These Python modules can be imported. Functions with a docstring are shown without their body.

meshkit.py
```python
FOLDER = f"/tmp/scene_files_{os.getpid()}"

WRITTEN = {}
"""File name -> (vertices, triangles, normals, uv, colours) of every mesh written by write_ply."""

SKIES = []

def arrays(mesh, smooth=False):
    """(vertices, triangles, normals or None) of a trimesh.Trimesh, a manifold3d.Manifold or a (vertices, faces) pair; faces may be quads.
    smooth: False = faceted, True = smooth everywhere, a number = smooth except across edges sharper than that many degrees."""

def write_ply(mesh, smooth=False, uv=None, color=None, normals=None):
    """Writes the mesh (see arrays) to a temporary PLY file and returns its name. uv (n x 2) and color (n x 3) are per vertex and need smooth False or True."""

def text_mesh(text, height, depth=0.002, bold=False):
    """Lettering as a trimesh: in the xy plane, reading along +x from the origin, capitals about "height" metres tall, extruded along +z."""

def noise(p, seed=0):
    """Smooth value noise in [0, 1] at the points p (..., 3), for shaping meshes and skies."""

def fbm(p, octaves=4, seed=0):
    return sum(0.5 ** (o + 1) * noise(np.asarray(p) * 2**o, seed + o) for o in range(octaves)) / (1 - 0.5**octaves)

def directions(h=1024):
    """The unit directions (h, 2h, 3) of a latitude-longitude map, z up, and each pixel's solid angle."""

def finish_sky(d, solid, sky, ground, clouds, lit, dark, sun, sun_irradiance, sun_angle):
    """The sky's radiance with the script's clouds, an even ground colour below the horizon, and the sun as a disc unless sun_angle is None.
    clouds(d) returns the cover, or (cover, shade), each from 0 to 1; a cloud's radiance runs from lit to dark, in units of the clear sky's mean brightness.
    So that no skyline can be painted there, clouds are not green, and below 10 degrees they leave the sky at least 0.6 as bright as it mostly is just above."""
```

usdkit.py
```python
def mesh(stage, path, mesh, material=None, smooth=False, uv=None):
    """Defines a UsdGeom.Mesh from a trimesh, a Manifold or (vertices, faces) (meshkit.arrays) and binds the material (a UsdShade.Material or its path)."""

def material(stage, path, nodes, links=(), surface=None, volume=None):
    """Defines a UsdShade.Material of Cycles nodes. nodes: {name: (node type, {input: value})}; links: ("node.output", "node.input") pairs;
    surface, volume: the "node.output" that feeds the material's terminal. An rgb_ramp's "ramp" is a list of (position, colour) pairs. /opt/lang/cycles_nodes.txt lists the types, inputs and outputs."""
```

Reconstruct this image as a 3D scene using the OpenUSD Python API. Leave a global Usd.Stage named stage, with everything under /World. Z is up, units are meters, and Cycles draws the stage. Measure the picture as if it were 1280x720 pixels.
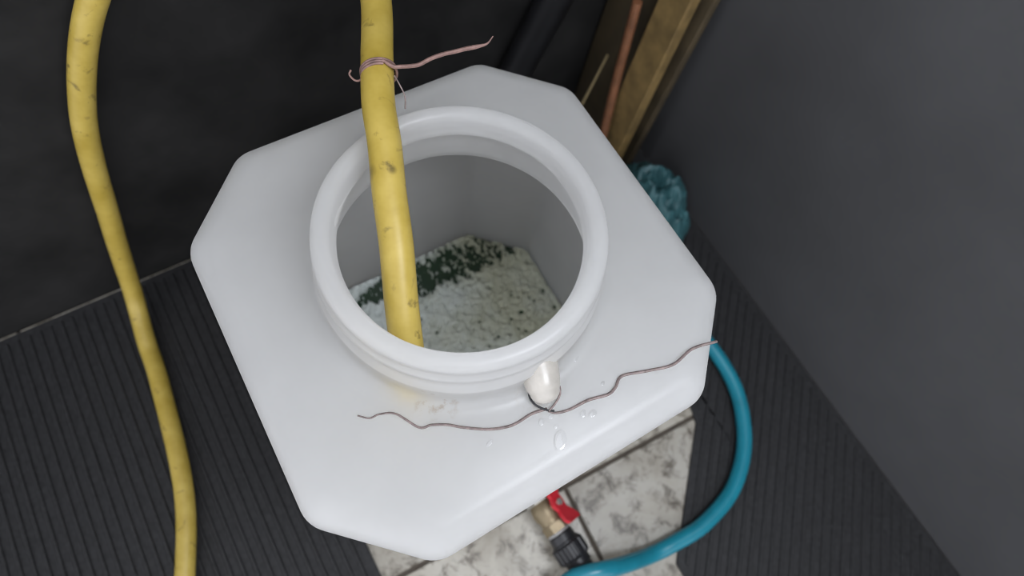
import math, random
import numpy as np, trimesh, manifold3d, shapely
from shapely.geometry import Polygon, Point, box as sbox
from shapely import affinity
import usdkit, meshkit
from pxr import Usd, UsdGeom, UsdLux, Gf, Sdf, UsdShade

stage = Usd.Stage.CreateInMemory()
UsdGeom.SetStageUpAxis(stage, UsdGeom.Tokens.z)
UsdGeom.SetStageMetersPerUnit(stage, 1.0)
world = UsdGeom.Xform.Define(stage, '/World')
stage.SetDefaultPrim(world.GetPrim())
random.seed(7)
rng = np.random.default_rng(7)

# ------------------------------------------------------------------ camera (phone held above the canister)
POS = (-0.1128138, -0.19135804, 0.9861851)
RIGHT = (0.8598734639, -0.5018341336, 0.0937023390)
UP = (0.4352363484, 0.8165645905, 0.3791986163)
FWD = (0.2668088212, 0.2852801638, -0.9205586788)
cam = UsdGeom.Camera.Define(stage, '/World/camera')
m = Gf.Matrix4d(*RIGHT, 0, *UP, 0, -FWD[0], -FWD[1], -FWD[2], 0, *POS, 1)
cam.AddTransformOp().Set(m)
cam.CreateHorizontalApertureAttr(36.0)
cam.CreateVerticalApertureAttr(20.25)
cam.CreateFocalLengthAttr(36.0 * 760 / 1280)
cam.CreateClippingRangeAttr(Gf.Vec2f(0.01, 100))
cam.CreateFStopAttr(3.6)
cam.CreateFocusDistanceAttr(0.50)
cam.CreateExposureAttr(0.0)

# ------------------------------------------------------------------ light: a cool lamp above the near side, weak room light
LAMP = 17.5
lamp = UsdLux.RectLight.Define(stage, '/World/lamp')
lamp.CreateWidthAttr(0.45); lamp.CreateHeightAttr(0.24)
lamp.CreateIntensityAttr(LAMP)
lamp.CreateColorAttr(Gf.Vec3f(0.93, 0.975, 1.05))
def look_at(xf, pos, target):
    p, t = np.array(pos, float), np.array(target, float)
    z = (p - t) / np.linalg.norm(p - t)
    x = np.cross([0.2, 1, 0], z); x /= np.linalg.norm(x); y = np.cross(z, x)
    xf.AddTransformOp().Set(Gf.Matrix4d(*x, 0, *y, 0, *z, 0, *p, 1))
look_at(lamp, (0.19, -0.50, 1.36), (0.03, -0.05, 0.5))
dome = UsdLux.DomeLight.Define(stage, '/World/room_light')
dome.CreateIntensityAttr(0.50)
dome.CreateColorAttr(Gf.Vec3f(0.95, 0.975, 1.05))

# ------------------------------------------------------------------ helpers
used = {}
def numbered(path):
    k = used.get(path, -1) + 1
    used[path] = k
    return path if k == 0 else f'{path}_{k:03d}'
def pth(parent):
    return '/World' if parent is None else str(parent.GetPath())
def tag(o, label=None, cat=None, group=None, kind=None):
    for k, v in (('label', label), ('category', cat), ('group', group), ('kind', kind)):
        if v: o.SetCustomDataByKey(k, v)
    return o
def obj(name, mesh, mat, parent=None, smooth=40):
    return usdkit.mesh(stage, numbered(f'{pth(parent)}/{name}'), mesh, mat, smooth=smooth).GetPrim()
def thing(name, label, cat, loc=(0, 0, 0), group=None, kind=None):
    x = UsdGeom.Xform.Define(stage, numbered(f'/World/{name}'))
    if tuple(loc) != (0, 0, 0): x.AddTranslateOp().Set(Gf.Vec3d(*loc))
    return tag(x.GetPrim(), label, cat, group, kind)
def spline(pts, step=0.004, closed=False):
    """Dense points along a centripetal-like Catmull-Rom curve through pts (n x k)."""
    p = np.asarray(pts, float)
    q = np.vstack([2 * p[0] - p[1], p, 2 * p[-1] - p[-2]])
    out = []
    for i in range(1, len(q) - 2):
        n = max(2, int(np.linalg.norm(q[i + 1][:3] - q[i][:3]) / step))
        t = np.linspace(0, 1, n, endpoint=False)[:, None]
        a, b, c, d = q[i - 1], q[i], q[i + 1], q[i + 2]
        out.append(0.5 * (2 * b + (c - a) * t + (2 * a - 5 * b + 4 * c - d) * t**2 + (3 * b - a - 3 * c + d) * t**3))
    return np.vstack(out + [p[-1:]])
def tube(path, radius, n=16, caps=True):
    p = np.asarray(path, float); k = len(p)
    r = np.broadcast_to(np.asarray(radius, float), k)
    t = np.gradient(p, axis=0); t /= np.linalg.norm(t, axis=1, keepdims=True) + 1e-12
    ref = np.array([0, 0, 1.0]) if abs(t[0][2]) < 0.9 else np.array([1.0, 0, 0])
    u = np.cross(t[0], ref); u /= np.linalg.norm(u)
    ang = np.linspace(0, 2 * np.pi, n, endpoint=False); V = []
    for i in range(k):
        u = u - t[i] * (u @ t[i]); u /= np.linalg.norm(u); w = np.cross(t[i], u)
        V.append(p[i] + r[i] * (np.cos(ang)[:, None] * u + np.sin(ang)[:, None] * w))
    v = np.vstack(V); f = grid_faces(k, n)
    if caps:
        v = np.vstack([v, p[:1], p[-1:]]); a, b = len(v) - 2, len(v) - 1; j = np.arange(n); j2 = (j + 1) % n
        f = np.vstack([f, np.stack([np.full(n, a), j2, j], 1), np.stack([np.full(n, b), (k - 1) * n + j, (k - 1) * n + j2], 1)])
    mm = trimesh.Trimesh(v, f, process=False); mm.fix_normals() if caps else None
    return mm
def grid_faces(k, n):
    i, j = np.meshgrid(np.arange(k - 1), np.arange(n), indexing='ij'); j2 = (j + 1) % n
    a, b, c, d = i * n + j, i * n + j2, (i + 1) * n + j2, (i + 1) * n + j
    return np.vstack([np.stack([a, b, c], -1).reshape(-1, 3), np.stack([a, c, d], -1).reshape(-1, 3)])
def loft(rings, close_first=False, close_last=False):
    v = np.vstack(rings); n = len(rings[0]); k = len(rings); f = grid_faces(k, n); j = np.arange(n); j2 = (j + 1) % n
    if close_first: v = np.vstack([v, rings[0].mean(0)]); f = np.vstack([f, np.stack([np.full(n, len(v) - 1), j2, j], 1)])
    if close_last: v = np.vstack([v, rings[-1].mean(0)]); f = np.vstack([f, np.stack([np.full(n, len(v) - 1), (k - 1) * n + j, (k - 1) * n + j2], 1)])
    return trimesh.Trimesh(v, f, process=False)
def lathe(profile, n=64):
    """closed solid of (r, z) going up the outside and back; r = 0 ends close it."""
    a = np.linspace(0, 2 * np.pi, n, endpoint=False)
    rings = [np.stack([max(r, 1e-5) * np.cos(a), max(r, 1e-5) * np.sin(a), np.full(n, z)], 1) for r, z in profile]
    mm = loft(rings); mm.fix_normals(); return mm
def along(mesh, a, b):
    """moves a mesh modelled along +z from the origin so that z runs from a towards b"""
    a, b = np.array(a, float), np.array(b, float); z = (b - a) / np.linalg.norm(b - a)
    x = np.cross([0, 0, 1.0] if abs(z[2]) < .9 else [0, 1.0, 0], z); x /= np.linalg.norm(x); y = np.cross(z, x)
    T = np.eye(4); T[:3, 0], T[:3, 1], T[:3, 2], T[:3, 3] = x, y, z, a
    mm = mesh.copy(); mm.apply_transform(T); return mm
def rounded_box(size, r=0.003, seg=8):
    s = np.array(size) / 2 - r
    ball = manifold3d.Manifold.sphere(r, seg)
    m_ = manifold3d.Manifold.batch_hull([ball.translate((sx * s[0], sy * s[1], sz * s[2])) for sx in (-1, 1) for sy in (-1, 1) for sz in (-1, 1)])
    q = m_.to_mesh(); return trimesh.Trimesh(q.vert_properties[:, :3], q.tri_verts, process=False)
def slab(poly, z0, z1, bevel=0.0015):
    """a flat piece with a bevelled upper edge"""
    g = poly.buffer(-bevel, join_style=2)
    a = np.array(shapely.geometry.polygon.orient(poly).exterior.coords)[:-1]; b = np.array(shapely.geometry.polygon.orient(g).exterior.coords)[:-1]
    if len(a) != len(b): return trimesh.creation.extrude_polygon(poly, z1 - z0, engine='earcut').apply_translation((0, 0, z0))
    s = np.argmin(np.linalg.norm(b - a[0], axis=1)); b = np.roll(b, -s, axis=0)
    r = lambda q, z: np.column_stack([q, np.full(len(q), z)])
    mm = loft([r(a, z0), r(a, z1 - bevel), r(b, z1)], True, True); mm.fix_normals(); return mm

# ------------------------------------------------------------------ materials
def mat(name, nodes, links=(), surface='p.BSDF'):
    return usdkit.material(stage, f'/World/Looks/{name}', nodes, links, surface=surface)
def simple(name, color, rough=0.5, metallic=0.0, var=0.25, scale=30, bump=0.0, dist=0.001, spec=0.5):
    lo = tuple(c * (1 - var) for c in color); hi = tuple(min(1, c * (1 + var)) for c in color)
    nodes = {'g': ('texture_coordinate', {}), 'n': ('noise_texture', {'scale': scale, 'detail': 5, 'roughness': 0.6}),
             'r': ('rgb_ramp', {'ramp': [(0.3, lo), (0.7, hi)]}),
             'p': ('principled_bsdf', {'roughness': rough, 'metallic': metallic, 'specular_ior_level': spec})}
    links = [('g.object', 'n.vector'), ('n.fac', 'r.fac'), ('r.color', 'p.base_color')]
    if bump:
        nodes['b'] = ('bump', {'strength': bump, 'distance': dist})
        links += [('n.fac', 'b.height'), ('b.normal', 'p.normal')]
    return mat(name, nodes, links)

# white polyethylene, with a few rust-brown stains near the neck
PLASTIC = mat('white_plastic', {
    'g': ('texture_coordinate', {}),
    'n': ('noise_texture', {'scale': 7, 'detail': 6, 'roughness': 0.6}),
    'r': ('rgb_ramp', {'ramp': [(0.3, (0.84, 0.838, 0.832)), (0.7, (0.905, 0.903, 0.897))]}),
    'sn': ('noise_texture', {'scale': 90, 'detail': 4, 'roughness': 0.65}),
    'd': ('vector_math', {'math_type': 'distance', 'vector2': (-0.072, -0.092, 0.503)}),
    'dm': ('map_range', {'from_min': 0.006, 'from_max': 0.026, 'to_min': 0.8, 'to_max': 0.0, 'clamp': True}),
    'ss': ('map_range', {'from_min': 0.52, 'from_max': 0.72, 'to_min': 0.0, 'to_max': 1.0, 'clamp': True}),
    'sm': ('math', {'math_type': 'multiply'}),
    'd2': ('vector_math', {'math_type': 'distance', 'vector2': (0.002, -0.128, 0.508)}),
    'dm2': ('map_range', {'from_min': 0.012, 'from_max': 0.026, 'to_min': 0.35, 'to_max': 0.0, 'clamp': True}),
    'sm2': ('math', {'math_type': 'multiply'}),
    'add': ('math', {'math_type': 'add'}),
    'mx': ('mix_color', {'b': (0.42, 0.27, 0.12)}),
    'bn': ('noise_texture', {'scale': 22, 'detail': 2}),
    'b': ('bump', {'strength': 0.12, 'distance': 0.004}),
    'p': ('principled_bsdf', {'roughness': 0.30, 'specular_ior_level': 0.9}),
    'tl': ('translucent_bsdf', {}), 'mc': ('mix_closure', {'fac': 0.74})},
    [('p.BSDF', 'mc.closure1'), ('tl.BSDF', 'mc.closure2'), ('mx.result', 'tl.color'), ('g.object', 'n.vector'), ('n.fac', 'r.fac'), ('g.object', 'sn.vector'), ('g.object', 'd.vector1'), ('d.value', 'dm.value'),
     ('sn.fac', 'ss.value'), ('dm.result', 'sm.value1'), ('ss.result', 'sm.value2'), ('g.object', 'd2.vector1'), ('d2.value', 'dm2.value'),
     ('dm2.result', 'sm2.value1'), ('ss.result', 'sm2.value2'), ('sm.value', 'add.value1'), ('sm2.value', 'add.value2'), ('add.value', 'mx.fac'),
     ('r.color', 'mx.a'), ('mx.result', 'p.base_color'), ('g.object', 'bn.vector'), ('bn.fac', 'b.height'), ('b.normal', 'p.normal')], surface='mc.closure')
LUG = simple('lug_plastic', (0.46, 0.43, 0.385), 0.28, var=0.12, scale=60)
# yellow hose with dark scuffs
HOSE = mat('yellow_hose_pvc', {
    'g': ('texture_coordinate', {}),
    'n': ('noise_texture', {'scale': 30, 'detail': 4, 'roughness': 0.6}),
    'r': ('rgb_ramp', {'ramp': [(0.3, (0.40, 0.285, 0.042)), (0.7, (0.53, 0.395, 0.088))]}),
    'n2': ('noise_texture', {'scale': 62, 'detail': 5, 'roughness': 0.55, 'distortion': 0.6}),
    's': ('map_range', {'from_min': 0.62, 'from_max': 0.72, 'to_min': 0.0, 'to_max': 0.75, 'clamp': True}),
    'd1': ('vector_math', {'math_type': 'distance', 'vector2': (-0.0300, 0.0545, 0.595)}),
    'm1': ('map_range', {'from_min': 0.0012, 'from_max': 0.0045, 'to_min': 1.1, 'to_max': 0.0, 'clamp': True}),
    'd2': ('vector_math', {'math_type': 'distance', 'vector2': (-0.0435, 0.0630, 0.588)}),
    'm2': ('map_range', {'from_min': 0.001, 'from_max': 0.0075, 'to_min': 1.0, 'to_max': 0.0, 'clamp': True}),
    'nn': ('math', {'math_type': 'multiply', 'value2': 1.3}), 'a1': ('math', {'math_type': 'add'}), 'a2': ('math', {'math_type': 'multiply', 'use_clamp': True}), 'a3': ('math', {'math_type': 'add', 'use_clamp': True}),
    'mx': ('mix_color', {'b': (0.10, 0.07, 0.018)}),
    'p': ('principled_bsdf', {'roughness': 0.42})},
    [('g.object', 'n.vector'), ('n.fac', 'r.fac'), ('g.object', 'n2.vector'), ('n2.fac', 's.value'), ('g.object', 'd1.vector1'), ('d1.value', 'm1.value'), ('g.object', 'd2.vector1'), ('d2.value', 'm2.value'), ('m1.result', 'a1.value1'), ('m2.result', 'a1.value2'), ('n2.fac', 'nn.value1'), ('a1.value', 'a2.value1'), ('nn.value', 'a2.value2'), ('a2.value', 'a3.value1'), ('s.result', 'a3.value2'), ('a3.value', 'mx.fac'), ('r.color', 'mx.a'), ('mx.result', 'p.base_color')])
# floor tile: pale beige-grey with black grime; each tile its own tone
TILE = mat('floor_tile', {
    'g': ('geometry', {}), 'oi': ('object_info', {}),
    'n': ('noise_texture', {'scale': 9, 'detail': 8, 'roughness': 0.65, 'distortion': 0.4}),
    'r': ('rgb_ramp', {'ramp': [(0.30, (0.25, 0.22, 0.17)), (0.5, (0.41, 0.38, 0.32)), (0.75, (0.51, 0.49, 0.44))]}),
    'n2': ('noise_texture', {'scale': 34, 'detail': 8, 'roughness': 0.72, 'distortion': 0.5}),
    'gr': ('map_range', {'from_min': 0.49, 'from_max': 0.62, 'to_min': 0.0, 'to_max': 0.92, 'clamp': True}),
    'mx': ('mix_color', {'b': (0.085, 0.067, 0.045)}),
    't': ('map_range', {'from_min': 0, 'from_max': 1, 'to_min': 0.88, 'to_max': 1.08}),
    'hs': ('hsv', {}),
    'b': ('bump', {'strength': 0.15, 'distance': 0.001}),
    'p': ('principled_bsdf', {'roughness': 0.36})},
    [('g.position', 'n.vector'), ('n.fac', 'r.fac'), ('g.position', 'n2.vector'), ('n2.fac', 'gr.value'), ('gr.result', 'mx.fac'), ('r.color', 'mx.a'),
     ('mx.result', 'hs.color'), ('oi.random', 't.value'), ('t.result', 'hs.value'), ('hs.color', 'p.base_color'), ('n2.fac', 'b.height'), ('b.normal', 'p.normal')])
GROUT = simple('dirty_grout', (0.075, 0.06, 0.045), 0.8, scale=40, bump=0.4)
WALL_DARK = simple('dark_brown_plaster', (0.015, 0.0146, 0.0142), 0.8, scale=9, var=0.5, bump=0.3, spec=0.2)
WALL_GREY = simple('dark_grey_paint', (0.068, 0.068, 0.071), 0.6, scale=5, var=0.12, bump=0.15, spec=0.3)
RUBBER = simple('black_rubber', (0.017, 0.017, 0.018), 0.62, scale=160, var=0.5, bump=0.4, spec=0.35)
WIRE = simple('rusty_wire', (0.20, 0.155, 0.145), 0.55, 0.2, var=0.45, scale=180, bump=0.3, dist=0.0004)
COPPER = simple('old_copper_wire', (0.235, 0.14, 0.12), 0.55, 0.2, var=0.35, scale=150, bump=0.3, dist=0.0004)
BRASS = simple('dull_brass', (0.26, 0.205, 0.125), 0.42, 0.5, var=0.2, scale=60)
NICKEL = simple('nickel_plate', (0.42, 0.40, 0.36), 0.5, 0.6, var=0.12, scale=60)
RED = simple('red_plastic_grip', (0.52, 0.018, 0.030), 0.35, var=0.12, scale=50)
BLACK = simple('black_plastic', (0.014, 0.014, 0.016), 0.4, var=0.3, scale=60)
PIPE = simple('matt_black_pipe', (0.006, 0.006, 0.007), 0.55, var=0.3, scale=40, spec=0.25)
TEAL = simple('teal_pvc', (0.012, 0.20, 0.27), 0.27, var=0.12, scale=25)
TARP = simple('teal_tarpaulin', (0.03, 0.095, 0.105), 0.5, var=0.35, scale=25)
OCHRE = simple('ochre_wood', (0.19, 0.125, 0.045), 0.65, var=0.35, scale=28, bump=0.3)
BROWN = simple('dark_brown_board', (0.055, 0.040, 0.020), 0.7, var=0.4, scale=14, bump=0.2)
REDBROWN = simple('red_brown_rod', (0.18, 0.075, 0.035), 0.5, var=0.3, scale=40)
STRAW = simple('pale_straw', (0.26, 0.20, 0.10), 0.7, scale=80)
LIQUID = mat('dark_green_liquid', {'p': ('principled_bsdf', {'base_color': (0.020, 0.045, 0.022), 'roughness': 0.12})})
FOAM = mat('soap_foam', {
    'g': ('texture_coordinate', {}), 'sx': ('separate_xyz', {}),
    'n': ('noise_texture', {'scale': 11, 'detail': 4, 'roughness': 0.6}),
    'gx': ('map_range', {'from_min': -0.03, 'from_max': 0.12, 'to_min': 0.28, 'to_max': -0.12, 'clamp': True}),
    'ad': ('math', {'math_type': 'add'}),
    'r': ('rgb_ramp', {'ramp': [(0.30, (0.50, 0.51, 0.39)), (0.55, (0.58, 0.61, 0.53)), (0.80, (0.66, 0.71, 0.69))]}),
    'v': ('voronoi_texture', {'scale': 190, 'feature': 'f1'}),
    'vr': ('rgb_ramp', {'ramp': [(0.0, (0.55, 0.62, 0.52)), (0.35, (1, 1, 1))]}),
    'mx': ('mix_color', {'blend_type': 'multiply', 'fac': 0.55}),
    'b': ('bump', {'strength': 0.5, 'distance': 0.0015}),
    'p': ('principled_bsdf', {'roughness': 0.45})},
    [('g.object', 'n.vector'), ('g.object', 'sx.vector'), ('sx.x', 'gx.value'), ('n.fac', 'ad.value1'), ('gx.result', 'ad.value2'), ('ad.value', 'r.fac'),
     ('g.object', 'v.vector'), ('v.distance', 'vr.fac'), ('r.color', 'mx.a'), ('vr.color', 'mx.b'), ('mx.result', 'p.base_color'),
     ('v.distance', 'b.height'), ('b.normal', 'p.normal')])
WATER = mat('clear_water', {'t': ('transparent_bsdf', {}), 'gl': ('glossy_bsdf', {'color': (1, 1, 1), 'roughness': 0.07}), 'f': ('fresnel', {'IOR': 1.55}), 'mc': ('mix_closure', {})},
    [('f.fac', 'mc.fac'), ('t.BSDF', 'mc.closure1'), ('gl.BSDF', 'mc.closure2')], surface='mc.closure')

# ------------------------------------------------------------------ the setting
XW, YW = 0.55, 0.42            # faces of the right and the back wall
floor = tag(UsdGeom.Xform.Define(stage, numbered('/World/floor')).GetPrim(), 'grimy pale beige floor tiles with dark grout around the canister', None, None, 'structure')
room = sbox(-1.75, -1.6, XW, YW)
obj('grout', trimesh.creation.box(bounds=((-1.75, -1.6, -0.03), (XW, YW, -0.003))), GROUT, floor, smooth=False)
T, GAP = 0.335, 0.0065
for i in range(-6, 4):
    for j in range(-6, 5):
        c = sbox(i * T + GAP / 2, j * T + GAP / 2, (i + 1) * T - GAP / 2, (j + 1) * T - GAP / 2)
        c = affinity.translate(affinity.rotate(c, -3.2, origin=(0, 0)), 0.0765, -0.2150)
        c = c.intersection(room)
        if c.is_empty or c.area < 4e-4: continue
        obj('tile', slab(c, -0.012, rng.uniform(-0.0005, 0.0), 0.0012), TILE, floor, smooth=False)
tag(obj('wall_back', trimesh.creation.box(bounds=((-1.75, YW, -0.03), (XW + 0.1, YW + 0.1, 2.4))), WALL_DARK, smooth=False), 'dark brown wall behind the canister', None, None, 'structure')
tag(obj('wall_right', trimesh.creation.box(bounds=((XW, -1.6, -0.03), (XW + 0.1, YW, 2.4))), WALL_GREY, smooth=False), 'plain dark grey painted wall to the right of the canister', None, None, 'structure')

# ------------------------------------------------------------------ the canister: a square body with cut corners and a wide threaded neck
HB, WB, CH = 0.5, 0.2025, 0.0735
NA = 360
ANG = np.linspace(0, 2 * np.pi, NA, endpoint=False)
def octo(w, c, r):
    p = Polygon([(w - c, w), (w, w - c), (w, -w + c), (w - c, -w), (-w + c, -w), (-w, -w + c), (-w, w - c), (-w + c, w)])
    return p.buffer(-r, join_style=2).buffer(r, quad_segs=24)
def radii(poly):
    ring = np.array(poly.exterior.coords); a = np.unwrap(np.arctan2(ring[:, 1], ring[:, 0]))
    if a[-1] < a[0]: ring, a = ring[::-1], a[::-1]
    # exact ray hits, segment by segment
    out = np.empty(NA)
    p, q = ring[:-1], ring[1:]; e = q - p
    for k, t in enumerate(ANG):
        d = np.array([math.cos(t), math.sin(t)])
        den = d[0] * e[:, 1] - d[1] * e[:, 0]
        with np.errstate(divide='ignore', invalid='ignore'):
            s = (p[:, 0] * e[:, 1] - p[:, 1] * e[:, 0]) / den
            u = (p[:, 0] * d[1] - p[:, 1] * d[0]) / den
        ok = (np.abs(den) > 1e-14) & (s > 0) & (u > -1e-9) & (u < 1 + 1e-9)
        out[k] = s[ok].max()
    return out
def ring(rad, z):
    return np.stack([rad * np.cos(ANG), rad * np.sin(ANG), np.broadcast_to(z, NA)], 1)
OUT = octo(WB, CH, 0.030); INN = octo(WB - 0.006, CH - 0.003, 0.018)
rings = []
SH = 0.026
bottom = radii(OUT.buffer(-0.02))
rings.append(ring(bottom * 0.02, 0.006)); rings.append(ring(bottom * 0.9, 0.006)); rings.append(ring(bottom, 0.0))
for a in np.linspace(0, np.pi / 2, 7)[1:]:
    rings.append(ring(radii(OUT.buffer(-0.02 * (1 - math.sin(a)))), 0.02 * (1 - math.cos(a))))
for z in np.linspace(0.06, HB - SH, 12): rings.append(ring(radii(OUT), z))
for a in np.linspace(0, np.pi / 2, 12)[1:]:
    rings.append(ring(radii(OUT.buffer(-SH * (1 - math.cos(a)))), HB - SH + SH * math.sin(a)))
edge = radii(OUT.buffer(-SH))
for s in np.linspace(0, 1, 16)[1:]:
    rings.append(ring(edge * (1 - s) + 0.134 * s, HB + 0.0035 * math.sin(s * np.pi / 2)))
neck = [(0.1295, HB + .0042), (0.1250, HB + .0062), (0.1222, HB + .0105), (0.1212, HB + .016), (0.1208, HB + .026), (0.1212, HB + .0285), (0.1206, HB + .031),
        (0.1172, HB + .0345), (0.1148, HB + .037), (0.1144, HB + .042), (0.1162, HB + .0455), (0.1178, HB + .0485), (0.1166, HB + .0515), (0.1140, HB + .054), (0.1132, HB + .058), (0.1149, HB + .0645)]
rings += [ring(np.full(NA, r), z) for r, z in neck]
for a in np.linspace(0, np.pi, 10):                            # the rolled lip
    rings.append(ring(np.full(NA, 0.1074 + 0.0075 * math.cos(a)), HB + 0.0660 + 0.0072 * math.sin(a)))
inside = [(0.0993, HB + .063), (0.0988, HB + .0595), (0.0976, HB + .0575), (0.0972, HB + .055), (0.0976, HB + .0525), (0.1020, HB + .0515), (0.1075, HB + .0490), (0.1090, HB + .042), (0.1090, HB + .028), (0.1100, HB + .012), (0.1120, HB + .002), (0.118, HB - .003)]
rings += [ring(np.full(NA, r), z) for r, z in inside]
iedge = radii(INN.buffer(-0.022))
for s in np.linspace(1, 0, 10)[1:]: rings.append(ring(iedge * (1 - s) + 0.122 * s, HB - 0.0055))
for a in np.linspace(np.pi / 2, 0, 8)[1:]: rings.append(ring(radii(INN.buffer(-0.022 * (1 - math.cos(a)))), HB - .0055 - .022 + .022 * math.sin(a)))
for z in np.linspace(HB - 0.05, 0.02, 16): rings.append(ring(radii(INN), z))
rings.append(ring(radii(INN) * 0.02, 0.012))
shell = loft(rings, True, True)
if shell.volume < 0: shell.invert()
canister = thing('plastic_canister', 'large white square plastic canister with cut corners and open round neck', 'canister')
obj('body', shell, PLASTIC, canister, smooth=50)
# thread start: a short step inside the lip
a = np.linspace(np.radians(112), np.radians(152), 24)
seg = np.stack([0.0995 * np.cos(a), 0.0995 * np.sin(a), np.linspace(HB + .053, HB + .058, 24)], 1)
obj('neck_thread', tube(seg, np.interp(np.arange(24), [0, 3, 20, 23], [.0006, .0026, .0026, .0006]), 10), PLASTIC, canister)
# the lug under the lip that the wire is tied to
lg = spline([(0.0095, -0.100, HB + .020), (0.0070, -0.115, HB + .0185), (0.0040, -0.126, HB + .0175), (0.0020, -0.1340, HB + .0155)], 0.0015)
rr = np.interp(np.linspace(0, 1, len(lg)), [0, .3, .75, .9, 1], [.0210, .0172, .0148, .0138, .0122])
tipd = lg[-1] - lg[-2]; tipd /= np.linalg.norm(tipd)
tip = [(lg[-1] + tipd * .0095 * math.sin(t), .0122 * math.cos(t)) for t in np.linspace(0, np.pi / 2, 7)[1:]]
lgp = np.vstack([lg] + [q[None] for q, _ in tip]); rr = np.concatenate([rr, [max(r, 2e-4) for _, r in tip]])
tag(obj('lug', tube(lgp, rr, 28), LUG, canister), 'yellowed rounded moulded lug at the foot of the neck')

# ------------------------------------------------------------------ what is inside: liquid and foam
fin = octo(WB - 0.0075, CH - 0.0035, 0.017)
tag(obj('cleaning_liquid', trimesh.creation.extrude_polygon(fin.simplify(0.0003), 0.084, engine='earcut').apply_translation((0, 0, 0.0225)), LIQUID, smooth=False),
    'dark green liquid showing through gaps in the foam inside the canister', 'liquid', kind='stuff')
step = 0.0014
g = np.arange(-0.196, 0.1961, step); GX, GY = np.meshgrid(g, g, indexing='ij')
P3 = np.stack([GX, GY, 0 * GX], -1)
lift = 0.004 * np.clip((GY - 0.02) / 0.17, 0, 1) ** 1.6
H = 0.108 + lift + 0.006 * (meshkit.fbm(P3 * 22, 3, 1) - 0.5)
# bubbles: rounded domes of many sizes
from scipy.spatial import cKDTree
XY = np.stack([GX.ravel(), GY.ravel()], 1)
for cnt, amp in ((2600, 0.0032), (9000, 0.0016)):
    pts = rng.uniform(-0.2, 0.2, (cnt, 2)); d, _ = cKDTree(pts).query(XY, 1)
    rad = 0.2 / math.sqrt(cnt) * 1.6
    H += amp * np.sqrt(np.clip(1 - (d.reshape(GX.shape) / rad) ** 2, 0, 1))
pits = rng.uniform(-0.19, 0.19, (420, 2)); pr = rng.uniform(0.0012, 0.0034, 420)
for (px, py), r in zip(pits, pr):
    H -= 0.006 * np.exp(-((GX - px) ** 2 + (GY - py) ** 2) / r ** 2)
# open strip along the back: the foam breaks up there and the liquid shows
sx = np.array([-0.085, -0.06, -0.03, 0.016, 0.055, 0.096, 0.139, 0.175]); sy = np.array([0.166, 0.172, 0.170, 0.158, 0.164, 0.160, 0.160, 0.140]); sw = np.array([0.006, 0.013, 0.018, 0.024, 0.027, 0.034, 0.028, 0.010])
mid, wid = np.interp(GX, sx, sy), np.interp(GX, sx, sw)
inside_s = np.clip(1.5 - np.abs(GY - mid) / wid, 0, 1) * (GX > -0.085) * (GX < 0.178)
lace = meshkit.fbm(np.stack([GX * 150 + GY * 25, GY * 75, 0 * GX], -1), 4, 5)
fine = meshkit.fbm(np.stack([GX * 420, GY * 260, 0 * GX], -1), 2, 6)
open_ = np.clip((np.clip(1.15 * inside_s, 0, 1) * np.interp(GX, [-.08, 0.03, 0.06, .16], [.66, .66, .56, .46]) + 0.52 - 0.85 * lace - 0.85 * fine) * 6, 0, 1) * (inside_s > 0)
H = H * (1 - open_) + open_ * 0.1005
H = np.maximum(H, 0.1005)
ok = shapely.contains_xy(fin.buffer(-0.0004), GX, GY)
n1 = len(g); idx = np.arange(n1 * n1).reshape(n1, n1)
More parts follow.
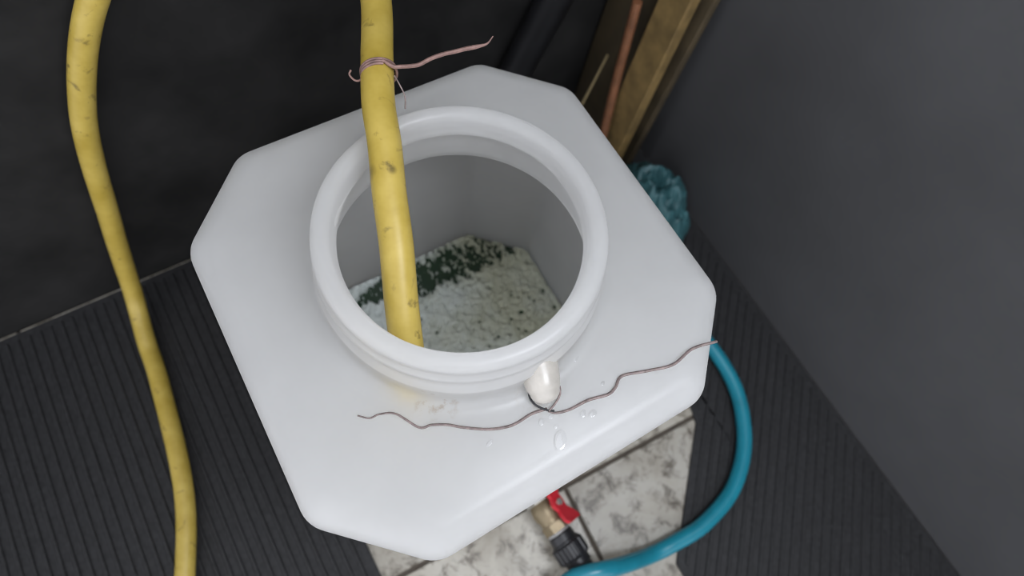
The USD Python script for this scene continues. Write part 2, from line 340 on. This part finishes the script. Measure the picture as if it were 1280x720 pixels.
q = ok[:-1, :-1] & ok[1:, :-1] & ok[1:, 1:] & ok[:-1, 1:]
A, B, C, D = idx[:-1, :-1][q], idx[1:, :-1][q], idx[1:, 1:][q], idx[:-1, 1:][q]
fm = trimesh.Trimesh(np.stack([GX.ravel(), GY.ravel(), H.ravel()], 1), np.vstack([np.stack([A, B, C], 1), np.stack([A, C, D], 1)]), process=False)
fm.remove_unreferenced_vertices()
tag(obj('foam', fm, FOAM, smooth=True), 'pale grey-green soap foam full of bubbles inside the canister', 'foam', kind='stuff')

# ------------------------------------------------------------------ the yellow hose over the rim
hp = [(-0.47, -0.10, .0196), (-0.416, 0.051, .0196), (-0.393, 0.226, .0196), (-0.388, 0.30, .0230), (-0.370, 0.365, .06), (-0.325, 0.390, .20), (-0.255, 0.398, .40), (-0.16, 0.396, .545), (-0.04, 0.385, .615), (0.05, 0.345, .622), (0.058, 0.285, .605), (0.033, .216, .590), (.008, .161, .593), (-.004, .135, .594), (-.014, .112, .592), (-.024, .082, .588), (-.038, .047, .579), (-.051, .011, .565), (-.065, -.022, .546), (-.074, -.045, .528), (-.086, -.078, .490), (-.094, -.100, .43), (-.096, -.110, .34), (-.090, -.105, .24), (-.082, -.095, .15), (-.080, -.09, .06)]
hose = thing('yellow_hose', 'yellow plastic hose hanging over the neck rim down into the foam', 'hose')
hpath = spline(hp, 0.004)
rout, rin = 0.0131, 0.0105
o_ = tube(hpath, rout, 28, caps=False); i_ = tube(hpath, rin, 28, caps=False); i_.invert()
def annulus(i0, n, off, flip):
    j = np.arange(n); j2 = (j + 1) % n; f = np.vstack([np.stack([i0 + j, i0 + j2, off + i0 + j2], 1), np.stack([i0 + j, off + i0 + j2, off + i0 + j], 1)])
    return f[:, ::-1] if flip else f
vv = np.vstack([o_.vertices, i_.vertices]); off = len(o_.vertices)
ff = np.vstack([o_.faces, i_.faces + off, annulus(0, 28, off, True), annulus(off - 28, 28, off, False)])
hm = trimesh.Trimesh(vv, ff, process=False)
if hm.volume < 0: hm.invert()
obj('hose_wall', hm, HOSE, hose, smooth=50)

# the copper tie on the hose
tie = thing('wire_tie', 'old copper-brown wire twisted round the yellow hose with a long loose tail', 'wire')
cen = np.array([0.000, 0.1405, 0.594]); ax = np.array([-0.30, -0.95, 0.02]); ax /= np.linalg.norm(ax)
u = np.cross(ax, [0, 0, 1.0]); u /= np.linalg.norm(u); w = np.cross(u, ax)
th = np.linspace(0, 2 * np.pi * 2.3, 110)
coil = cen + (rout + .0010) * (np.cos(th)[:, None] * u + np.sin(th)[:, None] * w) + ax * (np.linspace(-.0028, .0028, 110)[:, None])
obj('coil', tube(coil, 0.0011, 8), COPPER, tie)
tail = spline([(0.004, 0.1405, .6075), (0.0095, 0.133, .605), (0.015, 0.131, .604), (0.023, 0.127, .605), (0.029, 0.125, .606), (0.039, 0.124, .609), (0.049, 0.122, .611), (0.055, 0.120, .612), (0.064, 0.117, .614), (0.076, 0.113, .616), (0.082, 0.112, .617), (0.088, 0.114, .620)], 0.0012)
obj('tail', tube(tail, np.interp(np.linspace(0, 1, len(tail)), [0, .1, .82, .9, 1], [.0012, .0016, .0017, .0010, .0004]), 8), COPPER, tie)
obj('loose_end', tube(spline([(0.008, .128, .6005), (0.0085, 0.121, .598), (0.009, .113, .592), (0.005, .105, .588)], .0012), .0006, 6), WIRE, tie)
obj('loose_end', tube(spline([(-.0135, 0.141, .597), (-0.017, .1395, .5955), (-0.0205, .141, .5960), (-0.0225, .145, .599), (-.020, .147, .601)], .001), .0008, 6), COPPER, tie)

# ------------------------------------------------------------------ the rusty wire lying across the canister, tied to the lug
ZT = HB + 0.0052
wire = thing('rusty_wire', 'thin rusty wire lying across the white canister top and looped round the lug', 'wire')
wp = [(-0.133, -0.078), (-0.126, -0.084), (-0.118, -0.085), (-0.107, -0.091), (-0.096, -0.109), (-0.087, -0.112), (-0.076, -0.118), (-0.066, -0.126), (-0.049, -0.137), (-0.032, -0.143), (-0.014, -0.143), (-0.001, -0.1455)]
zs = lambda x, y: HB + 0.0042 + .0008 if math.hypot(x, y) < .145 else HB + 0.0042
L = [(x, y, zs(x, y) + (.0015 if k == 0 else 0)) for k, (x, y) in enumerate(wp)]
lp = spline(L, .0012)
obj('strand', tube(lp, np.interp(np.linspace(0, 1, len(lp)), [0, .15, .5, 1], [.0006, .0008, .0011, .0012]), 8), WIRE, wire)
wr = [(-0.001, -0.1475), (0.004, -.152), (0.015, -0.155), (0.032, -0.156), (0.049, -0.160), (0.058, -.158), (0.068, -0.153), (0.090, -0.160), (0.112, -0.166), (0.135, -0.163), (0.158, -0.168)]
lp = spline([(x, y, HB + .0042) for x, y in wr], .0012)
obj('strand', tube(lp, np.interp(np.linspace(0, 1, len(lp)), [0, .2, 1], [.0010, .0013, .0013]), 8), WIRE, wire)
lp = spline([(-0.0088, -.1275, HB + .013), (-0.0098, -.133, HB + .0095), (-0.0075, -.1395, HB + .0065), (-0.002, -.1465, HB + .0058), (0.003, -.1500, HB + .0055)], .001)
obj('loop', tube(lp, .0009, 8), BLACK, wire)
lp = spline([(0.0145, -.130, HB + .016), (0.0155, -.136, HB + .0115), (0.0130, -.1415, HB + .0075), (0.006, -.1455, HB + .0062), (-0.001, -.1480, HB + .0058)], .001)
obj('loop', tube(lp, .0009, 8), WIRE, wire)

# ------------------------------------------------------------------ ball valve and hose coupling at the foot of the canister
vd = np.array([0.075, -0.997, 0.0]); vd /= np.linalg.norm(vd)
V0 = np.array([0.0225, -0.1975, 0.041])
at = lambda s: V0 + vd * s
valve = thing('drain_valve', 'brass ball drain valve with red handle below the canister edge', 'valve')
def hexa(r, h, ch=0.002):
    c = manifold3d.Manifold.cylinder(h, r, r, 6); d = manifold3d.Manifold.cylinder(h, r * .93 + ch, r * .93 + ch, 48)
    q = (c ^ d).to_mesh(); return trimesh.Trimesh(q.vert_properties[:, :3], q.tri_verts, process=False)
obj('nut', along(hexa(0.0205, 0.016), at(.000), at(1)), NICKEL, valve, smooth=25)
obj('valve_body', along(lathe([(0, 0), (.0160, 0), (.0172, .003), (.0190, .008), (.0200, .015), (.0190, .023), (.0170, .028), (.0172, .030), (.0172, .034), (0, .034)], 40), at(.016), at(1)), BRASS, valve)
tag(obj('union_nut', along(hexa(0.0190, 0.013), at(.0505), at(1)), BRASS, valve, smooth=25))
tag(obj('sealing_ring', along(lathe([(0, 0), (.0160, 0), (.0172, .0008), (.0172, .0034), (.016, .0042), (0, .0042)], 40), at(.0635), at(1)), PLASTIC, valve), 'white sealing ring')
side = np.cross(vd, [0, 0, 1.0]); side /= np.linalg.norm(side)      # points to -x
up = np.array([0, 0, 1.0]); st = up * .80 - side * .60
mid_ = at(.031)
obj('stem', along(lathe([(0, 0), (.006, 0), (.006, .0145), (0, .0145)], 20), mid_ + st * .0150, mid_ + st), BRASS, valve)
# butterfly handle: two flared wings on a hub
prof = [(-.030, .0105), (-.026, .0125), (-.018, .0105), (-.010, .0070), (-.006, .0085), (0, .0100), (.006, .0085), (.010, .0070), (.018, .0105), (.026, .0125), (.030, .0105)]
poly = Polygon([(x, y) for x, y in prof] + [(x, -y) for x, y in prof[::-1]]).buffer(.002).buffer(-.0005)
hd = trimesh.creation.extrude_polygon(poly, 0.0065, engine='earcut'); hd = hd.subdivide_to_size(0.004)
hd.vertices[:, 2] += 0.010 * (np.abs(hd.vertices[:, 0]) / .03) ** 1.6
Tm = np.eye(4); Tm[:3, 0] = vd; Tm[:3, 2] = st; Tm[:3, 1] = np.cross(st, vd); Tm[:3, 3] = mid_ + st * .0265
hd.apply_transform(Tm)
handle = obj('handle', hd, RED, valve, smooth=35)
tag(handle, 'red butterfly handle')
obj('screw', along(hexa(.0050, .0045, .0004), mid_ + st * .0325, mid_ + st), NICKEL, handle, smooth=25)
coup = thing('hose_coupling', 'black plastic compression coupling screwed on the brass valve', 'coupling')
rib = lambda n, r1, r0, h: [(r1 if k % 2 == 0 else r0, h * k / (n - 1)) for k in range(n)]
obj('collar', along(lathe([(0, 0), (.0175, 0), (.0190, .0015), (.0195, .012), (.0215, .0135), (.0215, .0150), (0, .0150)], 48), at(.0677), at(1)), BLACK, coup, smooth=25)
a_ = np.linspace(0, 2 * np.pi, 96, endpoint=False)
gr_ = 0.0238 + 0.0009 * np.sign(np.sin(a_ * 12))
def gring(s, z): return np.stack([(gr_ * s) * np.cos(a_), (gr_ * s) * np.sin(a_), np.full(96, z)], 1)
nutm = loft([gring(.88, 0), gring(1, .003), gring(1, .020), gring(.95, .0235), gring(.86, .026)], True, True); nutm.fix_normals()
obj('grip_nut', along(nutm, at(.0828), at(1)), BLACK, coup, smooth=25)
obj('pipe_end', along(lathe([(0, 0), (.0190, 0), (.0188, .010), (.0162, .012), (.0160, .19), (0, .19)], 40), at(.1088), at(1) + np.array([0.06, 0, 0])), BLACK, coup, smooth=25)

# ------------------------------------------------------------------ teal hose crossing in front
tp = [(-0.55, -0.62, .0125), (-0.35, -0.51, .0150), (-0.17, -0.385, .0195), (-0.06, -0.335, .034), (0.00, -0.3225, .064), (0.026, -0.325, .0765), (0.055, -0.335, .0750), (0.088, -0.3475, .052), (0.132, -0.3610, .0225), (0.173, -0.3665, .0195), (0.234, -0.368, .0195), (0.308, -0.348, .0195), (0.372, -0.295, .0195), (0.412, -0.210, .0195), (0.410, -0.10, .0195), (0.375, 0.0, .0190), (0.338, 0.12, .0125), (0.325, 0.24, .0125), (0.25, .325, .0125), (0.1, .33, .0125)]
tag(obj('teal_hose', tube(spline(tp, .004), 0.0120, 24), TEAL), 'glossy teal garden hose crossing in front of the drain valve', 'hose')

# ------------------------------------------------------------------ rubber mats on the tiles
def mat_mesh(poly, h=0.006, pitch=0.022, kind='ribs'):
    base = slab(poly, 0.0003, h * .6, .001); ribs = []
    x0, y0, x1, y1 = poly.bounds
    return base
def add_mat(name, poly, label, ang):
    t = thing(name, label, 'mat')
    obj('base', slab(poly, 0.0003, 0.0040, .001), RUBBER, t, smooth=False)
    c = poly.centroid; rp = affinity.rotate(poly.buffer(-.012), -ang, origin=c); x0, y0, x1, y1 = rp.bounds
    out = []
    for y in np.arange(y0 + .004, y1 - .004, .016):
        gset = rp.intersection(sbox(x0, y, x1, y + .006))
        for gg in getattr(gset, 'geoms', [gset]):
            if gg.is_empty or gg.geom_type != 'Polygon' or gg.area < 2e-5: continue
            out.append(slab(affinity.rotate(gg, ang, origin=c), .0038, .0062, .0012))
    tag(obj('ribs', trimesh.util.concatenate(out), RUBBER, t, smooth=False), kind='stuff')
    return t
add_mat('rubber_mat', Polygon([(-1.30, -0.42), (-0.222, -0.42), (-0.222, 0.415), (-1.30, 0.415)]), 'black ribbed rubber mat on the floor left of the canister', 90)
add_mat('rubber_mat', Polygon([(0.165, -0.395), (0.320, -0.240), (0.360, -0.12), (0.360, 0.415), (0.547, 0.415), (0.547, -1.2), (0.165, -1.2)]), 'black ribbed rubber mat on the floor under the teal hose, along the grey wall', 45)

# ------------------------------------------------------------------ dark clutter behind the canister
tag(obj('black_pipe', tube([(0.235, 0.372, 0.018), (0.262, 0.376, 0.08), (0.318, 0.386, .198), (0.374, 0.390, 0.32), (0.45, .391, .48)], 0.0265, 28), PIPE), 'thick black pipe leaning on the dark wall behind the canister', 'pipe')
def plank(name, a, b, wdt, thk, m_, label, cat, facing):
    a, b = np.array(a, float), np.array(b, float); L_ = np.linalg.norm(b - a); z = (b - a) / L_
    n = np.array(facing, float); n -= z * (n @ z); n /= np.linalg.norm(n); y = np.cross(n, z)
    bx = rounded_box((wdt, thk, L_), min(.003, thk * .3)); Tt = np.eye(4); Tt[:3, 0], Tt[:3, 1], Tt[:3, 2], Tt[:3, 3] = y, n, z, (a + b) / 2
    bx.apply_transform(Tt)
    return tag(obj(name, bx, m_, smooth=30), label, cat)
plank('wood_board', (0.500, 0.321, 0.0085), (0.538, 0.321, 0.62), 0.19, 0.014, BROWN, 'wide dark brown board leaning on the wall behind the canister', 'board', (-1, 0, 0))
plank('wood_plank', (0.462, 0.255, 0.0105), (0.510, 0.270, 0.60), 0.055, 0.020, OCHRE, 'narrow ochre wooden plank leaning on the wall beside the brown board', 'plank', (-1, 0, .1))
tag(obj('rod', tube(spline([(0.425, 0.235, 0.0105), (0.440, 0.262, 0.09), (0.455, 0.290, 0.2), (0.468, 0.315, 0.34)], .01), 0.0075, 14), REDBROWN), 'thin red-brown rod leaning in front of the ochre plank', 'rod')
tag(obj('straw', tube(spline([(0.41, 0.335, 0.0085), (0.44, 0.338, 0.09), (0.475, 0.345, 0.2)], .01), 0.0022, 8), STRAW), 'thin pale straw standing in front of the dark brown board', 'straw')
tx = np.linspace(-1, 1, 60); TX, TY = np.meshgrid(tx, tx, indexing='ij'); pq = np.stack([TX * 2.6, TY * 2.6, 0 * TX], -1)
ridge = 1 - np.abs(2 * meshkit.fbm(pq, 4, 3) - 1)
env = np.clip(1 - (TX ** 2 + TY ** 2) ** .5, 0, 1) ** .5
hgt = 0.135 * env * (0.35 + 0.85 * ridge)
kx = 0.452 + 0.092 * TX * (0.85 + 0.3 * meshkit.fbm(pq + 9, 3, 8)); ky = 0.124 + 0.098 * TY * (0.85 + .3 * meshkit.fbm(pq + 5, 3, 9))
kv = np.stack([kx.ravel(), ky.ravel(), 0.0064 + hgt.ravel()], 1); iq = np.arange(3600).reshape(60, 60)
inside_c = (TX ** 2 + TY ** 2) < 1.02; qq = inside_c[:-1, :-1] & inside_c[1:, 1:] & inside_c[1:, :-1] & inside_c[:-1, 1:]
A, B, C, D = iq[:-1, :-1][qq], iq[1:, :-1][qq], iq[1:, 1:][qq], iq[:-1, 1:][qq]
top = trimesh.Trimesh(kv, np.vstack([np.stack([A, B, C], 1), np.stack([A, C, D], 1)]), process=False); top.remove_unreferenced_vertices()
tag(obj('tarpaulin', top, TARP, smooth=True), 'crumpled dark teal tarpaulin on the floor right of the canister', 'tarpaulin')

# ------------------------------------------------------------------ water drops on the white top
dome_prof = lambda r, h: [(0, 0), (r, 0)] + [(r * math.cos(t), h * math.sin(t)) for t in np.linspace(.15, np.pi / 2, 7)]
DROPS = [(-.034, -.116, .0024, 1.6, 'small clear water drop between the neck and the middle of the wire'), (-.054, -.146, .0020, 1.9, 'clear water drop below the left half of the wire, alone on the white top'),
         (-.001, -.152, .0020, 1.5, 'small clear water drop right below the wire loop of the lug'), (-.010, -.152, .0024, 1.4, 'clear water drop just left of the drop below the wire loop'),
         (-.004, -.172, .0048, 1.7, 'largest clear water drop, below the lug near the edge of the white top'), (.042, -.121, .0024, 1.7, 'clear water drop right of the lug beside the neck foot'),
         (.023, -.163, .0022, 1.6, 'clear water drop just below the right half of the wire'), (-.002, -.161, .0014, 1.3, 'tiny clear water drop between the wire loop and the largest drop'),
         (.030, -.167, .0026, 1.5, 'clear water drop farthest right below the wire'), (.051, -.150, .0016, 1.3, 'tiny clear water drop right above the right half of the wire')]
for k, (x, y, r, e, lab) in enumerate(DROPS):
    dm = lathe(dome_prof(r, r * .20), 20); dm.apply_scale([1, e, 1]); dm.apply_transform(trimesh.transformations.rotation_matrix(rng.uniform(-1.4, -.6), (0, 0, 1)))
    rho = math.hypot(x, y); z = HB + (.0038 if rho < .15 else .0030)
    if rho < .13: z = HB + .0045
    dm.apply_translation((x, y, z - .0002))
    tag(obj('water_drop', dm, WATER, smooth=50), lab, 'water drop', 'water drops on the canister top')
